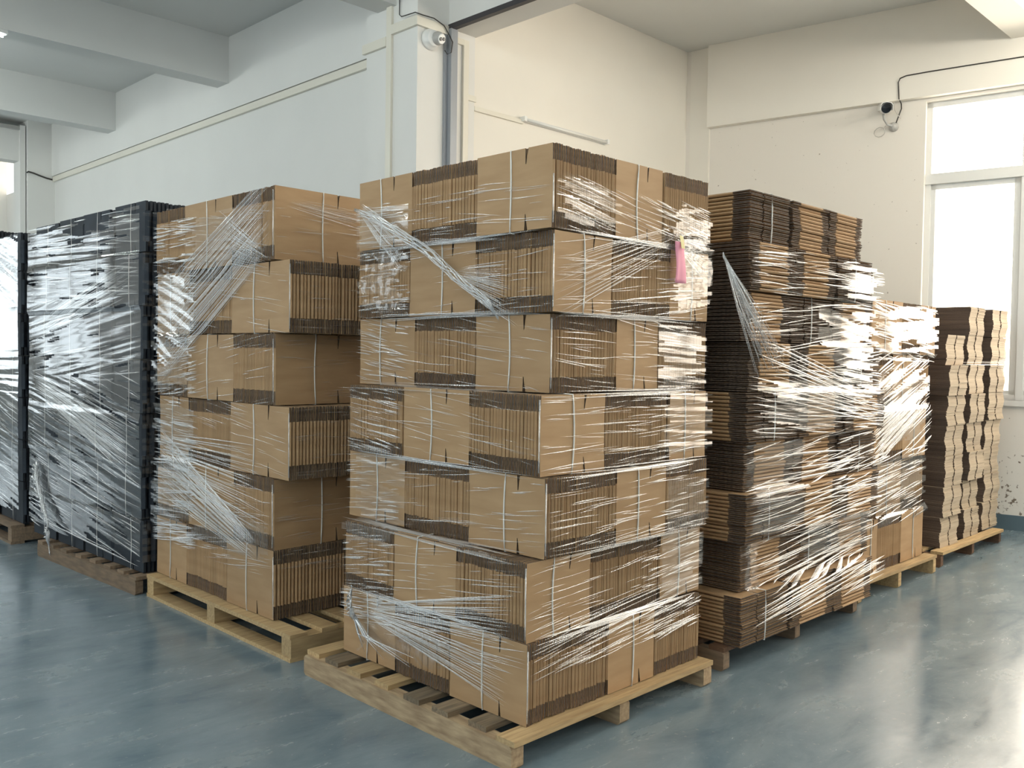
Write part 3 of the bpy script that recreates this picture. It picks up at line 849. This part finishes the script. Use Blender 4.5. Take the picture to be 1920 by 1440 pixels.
sheet(b, pL, 5.10, 5.66, 1.30, 2.05, .005, .35, (3, 18), seed=40)
sheet(b, pL, 5.10, 5.66, .46, 1.22, .005, .1, (2, 18), seed=41)
sheet(b, pL, 4.60, 5.10, 2.06, 2.34, .004, .05, seed=42)
sheet(b, pL, 4.22, 5.10, .44, .66, .004, .1, seed=43, bot=lambda u: .40+(u-4.2)*.03)
for l in range(6):
    x, y = P_C[l]; b.tube([(x-.012, y-.012, P_Z[l]+.02), (x-.014, y-.014, P_Z[l+1]-.03)], .003, 5, mi=1)
film_root('stretch_film', b, 'stretch film with a steep diagonal band round the brown stack beside the black ones')

# --- nearer black stack: the film is a full shining sheet
b = MB(); fr = random.Random(44)
bz = [.12, .46, .79, 1.13, 1.48, 1.82, 2.17, 2.52]
kL = Face('L', prof(bz, [2.39, 2.395, 2.385, 2.39, 2.395, 2.38, 2.385], .014), .035, (2.395, 5.70, 0))
kR = Face('R', prof(bz, [5.70]*7, .014), .035, (2.395, 5.70, 0))
ksl = lambda u, z: .16 if z < 1.35 else (-.12 if z < 1.9 else .02)
sheet(b, kL, 5.69, 7.61, .20, 2.46, .0030, ksl, (1.3, 20), du=.045, dz=.0055, seed=50, cover=.60, eu=0, bot=lambda u: .14+max(0, u-5.9)*.055)
sheet(b, kR, 2.38, 3.0, .2, 2.46, .005, 0, (3, 22), du=.03, dz=.009, seed=51, cr=.8)
for z0, z1, s, n in ((.2, .7, .14, 90), (.7, 1.35, .2, 120), (1.35, 1.9, -.1, 80), (1.9, 2.45, .02, 110)):
    scatter(b, kL, 5.70, 7.60, z0, z1, n, s, fr, w=.007, h=.0035, l=(.15, .9), zlo=.16)
fan(b, kL, 7.5, 1.30, 5.75, .85, .1, .35, 34, fr, w=.009, jl=.1)
fan(b, kL, 7.55, 1.66, 5.75, 2.06, .12, .2, 40, fr, w=.006, jl=.25)
pleat(b, kL, 5.72, .17, 7.3, .25, .014, .006, fr)
FILM_K = film_root('stretch_film', b, 'shiny stretch film tightly covering the nearer black stack')
b = MB()
def kp(u, z, h): return kL.p(u, z, h)
rope(b, [kp(7.42, .62, .01), kp(7.3, .44, .02), kp(7.16, .32, .04), kp(7.08, .26, .05)], lambda t: .05*(1-t)+.014, fr, strands=8, n=14)
rope(b, [kp(7.08, .27, .05), kp(7.05, .21, .07), kp(7.03, .15, .06), kp(7.02, .10, .07), kp(7.0, .05, .07)], lambda t: .008+.035*math.sin(PI*min(1, t*1.35))**2 if t < .74 else .008, fr, strands=7, n=14)
b.build('knotted_tail', FM, FILM_K, smooth=True)['label'] = 'white knotted tail of film hanging over the pallet'

# --- farther black stack
b = MB(); fr = random.Random(55)
qL = Face('L', prof([.15, 2.5], [2.30], .012)); qR = Face('R', prof([.15, 2.5], [7.80], .012))
sheet(b, qL, 7.79, 9.56, .25, 2.45, .0038, lambda u, z: .3 if z > 1.9 else (0 if z > 1.2 else .18), (1.2, 16), du=.05, dz=.006, seed=60, cover=.8, eu=0)
sheet(b, qR, 2.29, 2.9, .25, 2.45, .004, 0, (3, 20), du=.04, dz=.012, seed=61)
for z0, z1, s, n in ((.25, .9, .1, 60), (.9, 1.4, .2, 60), (1.4, 1.95, 0, 70), (1.95, 2.42, .3, 70)):
    scatter(b, qL, 7.8, 9.5, z0, z1, n, s, fr, w=.009, h=.004, l=(.2, .9), zlo=.22, zhi=2.43)
film_root('stretch_film', b, 'shiny stretch film round the farther black stack at the frame edge')

# --- flat-laid stack
b = MB(); fr = random.Random(66)
fR = Face('R', prof(F_Z, F_Y, .010)); fL = Face('L', prof(F_Z, F_X, .010))
for z0, z1, s, n in ((2.00, 2.12, .06, 20), (1.86, 2.10, .0, 60), (1.5, 1.86, .08, 90), (1.15, 1.5, -.06, 130), (.9, 1.15, .12, 60), (.62, .9, .03, 80), (.36, .62, .05, 60), (.22, .36, .10, 40)):
    scatter(b, fR, 3.98, 5.55, z0, z1, int(n*.7), s, fr, w=.0055, h=.0026, l=(.15, .8), zhi=2.12)
    scatter(b, fR, 4.9, 5.55, z0, z1, n//4, s, fr, w=.008, h=.0035, l=(.2, .6), zhi=2.12)
for za, zb, n in ((1.62, 1.30, 16), (1.45, 1.22, 16), (.98, .97, 10), (.70, .86, 10), (.55, .70, 8), (.30, .48, 18), (.24, .36, 12), (.40, .56, 8)):
    fan(b, fR, 4.02, za, 5.50, zb, .14, .10, max(4, n//2), fr, w=.008, h=.0035, jl=.25)
sheet(b, fR, 4.95, 5.42, 1.86, 2.12, .004, .02, (2, 14), seed=70, cover=.42)
sheet(b, fR, 4.75, 5.48, 1.30, 1.84, .004, -.1, (2, 18), seed=71, cover=.5)
sheet(b, fR, 4.05, 4.95, 1.16, 1.44, .004, -.1, (2, 20), seed=72)
sheet(b, fR, 4.60, 5.5, .42, .66, .003, .0, (2, 14), seed=73)
sheet(b, fR, 4.0, 4.6, .66, 1.12, .003, .0, (2, 14), seed=74)
sheet(b, fR, 4.02, 4.14, .36, .64, .006, 0, (14, 22), du=.012, dz=.01, cr=1.5, seed=76)
o_ = film_root('stretch_film', b, 'streaked stretch film round the tall stack of cartons laid flat')
b = MB()
for k in range(34):
    q = k/33
    p0 = Vector((3.78, 2.36, 2.06-.02*q)) ; p1 = Vector((lerp(3.98, 4.27, q), 2.27+fr.uniform(0, .03), lerp(1.46, 1.60, fr.random())))
    mid = p0.lerp(p1, .5)+Vector((fr.uniform(-.05, .05), 0, fr.uniform(-.03, .03)))
    b.tube([p0, mid, p1], [.004, .0028*fr.uniform(.5, 1.3), .0014], 4, mi=1)
b.build('loose_flap', FM, o_, smooth=True)['label'] = 'loose fan of film drawn down from the neighbouring stack'

# --- short wrapped stack
b = MB(); fr = random.Random(77)
sR = Face('R', prof(S_Z, [2.50, 2.52, 2.50, 2.52, 2.50], .012)); sL = Face('L', prof(S_Z, [5.76, 5.80, 5.74, 5.80, 5.80], .012))
sheet(b, sR, 5.79, 6.92, 1.55, 1.93, .003, .05, (2, 20), seed=80, cover=.40)
sheet(b, sR, 5.78, 6.80, .44, .90, .003, .12, (2, 16), seed=81)
sheet(b, sR, 5.78, 6.82, 1.0, 1.5, .004, .3, (2, 16), seed=82)
scatter(b, sR, 5.80, 6.92, 1.55, 1.93, 90, -.1, fr, w=.010, h=.004, l=(.15, .7), zhi=1.935)
scatter(b, sR, 5.80, 6.85, .95, 1.55, 110, .35, fr, w=.011, h=.0045, l=(.2, .6))
scatter(b, sR, 5.80, 6.78, .45, .95, 90, .12, fr, w=.010, h=.004, l=(.2, .7))
fan(b, sR, 5.8, .95, 6.8, 1.35, .3, .2, 26, fr, w=.013, h=.005)
film_root('stretch_film', b, 'bright stretch film round the short stack near the window')

# ------------------------------------------------------------------ note on the foremost stack
b = MB(); bb = 0
n = 10
for i in range(n+1):
    q = i/n
    for j in range(4):
        u = lerp(3.395, 3.478, j/3)+q*.004; z = 2.075-q*.185
        b.v.append(tuple(mR.p(u, z, .016+.010*math.sin(q*2.4)+.006*math.sin(j*1.4+q*3))))
for i in range(n):
    for j in range(3):
        a = i*4+j; b.f.append((a, a+1, a+5, a+4)); b.m.append(0)
o = b.build('paper_note', PINK, smooth=True)
tag(o, 'pink paper slip taped to the film near the top of the foremost stack', 'note')
so = o.modifiers.new('solid', 'SOLIDIFY'); so.thickness = .0008
b = MB()
q = [mR.p(3.424, 2.105, .020), mR.p(3.452, 2.100, .020), mR.p(3.455, 2.045, .034), mR.p(3.428, 2.045, .034)]
b.add(q+[p+Vector((0, -.001, 0)) for p in q], [(0, 3, 2, 1), (4, 5, 6, 7), (0, 1, 5, 4), (1, 2, 6, 5), (2, 3, 7, 6), (3, 0, 4, 7)])
b.build('tape', YTAPE, o)

# ------------------------------------------------------------------ trunking, cables, cameras, lamps
def trunk(name, boxes, label):
    b = MB()
    for q in boxes: b.box(*q)
    o = b.build(name, TRUNK)
    m = o.modifiers.new('bevel', 'BEVEL'); m.width = .003; m.segments = 2; m.limit_method = 'ANGLE'
    return tag(o, label, 'cable trunking')
trunk('cable_trunking', [(4.695, 4.72, 6.19, 6.26, 0, CZ), (4.69, 4.72, 6.26, 6.60, 4.16, 4.24), (4.69, 4.72, 6.26, 6.46, 4.60, 4.66), (4.69, 4.72, 5.868, 6.19, 4.24, 4.32),
                         (4.69, 5.035, 5.838, 5.868, 4.24, 4.315)], 'ivory trunking running up the corner pillar and round its edge')
trunk('cable_trunking', [(4.835, 4.868, 6.58, 14.83, 4.11, 4.185)], 'long white trunking under the ledge of the long left wall')
trunk('cable_trunking', [(5.21, 5.27, 5.843, 5.868, 0, 4.25), (5.10, 5.21, 5.843, 5.868, 4.20, 4.25), (5.27, 5.37, 5.85, 5.868, 3.75, 3.80)], 'cream trunking running up inside the doorway')
trunk('cable_trunking', [(5.36, 5.97, 5.862, 5.885, 3.68, 3.72)], 'thin cream trunking leading to the tube lamp')
def cable(name, pts, r, m, label):
    b = MB(); b.tube(pts, r, 6); return tag(b.build(name, m, smooth=True), label, 'cable')
cable('cable', [(4.71, 6.09, CZ), (4.705, 6.09, 4.55), (4.70, 6.085, 4.38), (4.68, 6.03, 4.345), (4.68, 5.95, 4.34), (4.68, 5.85, 4.335), (4.74, 5.83, 4.325), (4.86, 5.828, 4.33), (4.97, 5.828, 4.30), (5.02, 5.825, 4.24), (5.035, 5.79, 4.17), (5.02, 5.79, 4.08), (4.985, 5.80, 4.06), (4.965, 5.81, 4.09)], .0045, CABLE,
      'dark cable draped over the trunking to the dome camera')
cable('cable', [(4.47, 14.825, 4.19), (4.49, 14.82, 4.21), (4.56, 14.825, 4.20), (4.66, 14.82, 4.17), (4.75, 14.825, 4.15), (4.83, 14.83, 4.14)], .012, CABLE, 'dark cable crossing the far white pillar')
cable('cable', [wpt(1.10, -.03, 3.87), wpt(1.05, -.02, 4.02), wpt(1.055, -.01, 4.07), wpt(1.06, -.092, 4.10), wpt(1.07, -.092, 4.26), wpt(1.055, -.092, 4.295), wpt(1.0, -.092, 4.312), wpt(.8, -.092, 4.317), wpt(.4, -.092, 4.318), wpt(0, -.092, 4.318), wpt(-1.5, -.092, 4.32)], .006, CABLE,
      'thin dark cable along the window wall to the bullet camera')

# dome camera on the pillar
root = empty('dome_camera', (4.846, 5.868, 4.158)); tag(root, 'white dome security camera with two black lenses on the pillar', 'security camera'); root.scale = (1.22, 1.22, 1.22)
b = MB(); b.lathe([(.070, 0), (.070, .018), (.066, .026), (.058, .034), (.056, .05), (.052, .058), (.0, .058)], 32)
b.build('base', WHITEP, root, smooth=True, rot=(PI/2, 0, 0))
aim = Vector((.12, -.93, -.30)).normalized()
qr = aim.to_track_quat('Z', 'Y').to_euler()
b = MB(); b.lathe([(.001, -.045), (.02, -.042), (.036, -.028), (.046, 0), (.045, .016), (.040, .030), (.034, .036), (.001, .037)], 28)
b.build('eyeball', GREYP, root, smooth=True, loc=(.022, -.062, .002), rot=qr)
b = MB(); b.lathe([(.001, 0), (.033, 0), (.033, .005), (.031, .007), (.001, .007)], 28)
c0 = Vector((.022, -.062, .002))
b.build('face', WHITEP, root, loc=c0+aim*.036, rot=qr)
side = aim.cross(Vector((0, 0, 1))).normalized()
for s in (-1, 1):
    b = MB(); b.lathe([(.001, 0), (.0115, 0), (.0115, .003), (.008, .004), (.001, .004)], 20)
    b.build('lens', BLACKP, root, smooth=False, loc=c0+aim*.043+side*s*.0145+Vector((0, 0, -s*.004)), rot=qr)

# bullet camera on the window wall
bp = wpt(1.12, -.0, 3.855)
root = empty('bullet_camera', tuple(bp)); tag(root, 'white bullet security camera with dark front beside the window', 'security camera'); root.scale = (1.3, 1.3, 1.3)
b = MB(); b.lathe([(.036, 0), (.036, .012), (.028, .03), (.014, .045), (.001, .046)], 24)
b.build('base', GREYP, root, smooth=True, rot=(-WN).to_track_quat('Z', 'Y').to_euler())
b = MB(); a0 = -WN*.045; b.tube([a0, a0+Vector((-.02, .03, .01)), a0+Vector((-.035, .05, .05)), a0+Vector((-.04, .055, .09))], .010, 8)
b.build('bracket', GREYP, root, smooth=True)
aim = Vector((-.78, -.45, -.22)).normalized()
eu = aim.to_track_quat('Z', 'Y').to_euler()
mid = a0+Vector((-.035, .045, .13))
b = MB(); b.lathe([(.001, -.07), (.030, -.07), (.036, -.06), (.038, .06), (.035, .066), (.001, .066)], 28)
b.build('body', WHITEP, root, smooth=True, loc=mid, rot=eu)
b = MB(); b.lathe([(.001, 0), (.035, 0), (.035, .006), (.001, .008)], 28)
b.build('lens', BLACKP, root, loc=mid+aim*.066, rot=eu)
up = Vector((0, 0, 1)); up = (up-aim*up.dot(aim)).normalized(); sd = aim.cross(up)
b = MB()
prof_ = [(-.046, -.012), (-.044, .024), (-.030, .042), (0, .048), (.030, .042), (.044, .024), (.046, -.012)]
vs = []
for t in (-.075, .098):
    for (u, v) in prof_: vs.append(aim*t+sd*u+up*v)
for t in (-.075, .098):
    for (u, v) in prof_: vs.append(aim*t+sd*u*.94+up*(v-.004))
fs = []
for i in range(6): fs += [(i, i+1, 7+i+1, 7+i), (14+i, 21+i, 21+i+1, 14+i+1), (7+i, 7+i+1, 21+i+1, 21+i), (i, 14+i, 14+i+1, i+1)]
fs += [(0, 7, 21, 14), (6, 20, 27, 13)]
b.add(vs, fs); b.build('sun_shield', WHITEP, root, loc=mid)
b = MB(); c_ = a0+Vector((-.03, .04, -.03)); b.tube([c_+Vector((0, 0, .03))]+[c_+Vector((-.01*math.cos(k*.6), .045+.045*math.cos(k*.6+2.6), -.01+.035*math.sin(k*.6+2.6))) for k in range(11)], .003, 5)
b.build('cord', CABLEW, root, smooth=True)
b = MB(); b.tube([Vector((0, 0, .03))+Vector((-.03, -.06+.05*math.sin(k*.5), .02+.032*k)) for k in range(7)], .0035, 5)
b.build('cord', CABLEW, root, smooth=True)

# tube lamp on the back wall of the window room
root = empty('tube_lamp', (6.56, 5.885, 3.716)); tag(root, 'unlit fluorescent tube lamp in a slim batten on the cream wall', 'wall lamp')
b = MB(); b.box(-.60, .60, -.035, 0, -.014, .022)
b.build('housing', FRAMEM, root)
b = MB(); b.tube([(-.585, -.045, .0), (.585, -.045, .0)], .0125, 10); b.build('tube', TUBEM, root, smooth=True)
for s in (-1, 1):
    b = MB(); b.box(s*.6-.016, s*.6+.016, -.064, 0, -.018, .026); b.build('end_cap', WHITEP, root)
for (x, y, z, c, e) in FILL_LAMPS:                      # battens for the added fill lamps, all out of view
    root = empty('tube_lamp', (x, y, z)); tag(root, 'added fill lamp, a lit tube hung out of view under the ceiling', 'ceiling lamp', 'added fill lamps outside the picture')
    b = MB(); b.box(-.62, .62, -.04, .04, .0, .032); b.box(-.4, -.39, -.005, .005, .032, CZ-z); b.box(.39, .4, -.005, .005, .032, CZ-z); b.build('housing', FRAMEM, root)
    b = MB(); b.tube([(-.59, 0, -.016), (.59, 0, -.016)], .014, 8); b.build('tube', LITTUBE, root, smooth=True)
# lit tube lamp hung beside a beam of the left room
root = empty('tube_lamp', (1.985, 9.19, 4.41)); tag(root, 'lit fluorescent tube lamp fixed to the beam in the upper corner', 'ceiling lamp')
b = MB(); b.box(-.62, .62, -.04, .04, .0, .032); b.build('housing', FRAMEM, root)
b = MB(); b.tube([(-.59, 0, -.016), (.59, 0, -.016)], .014, 12); b.build('tube', LITTUBE, root, smooth=True)
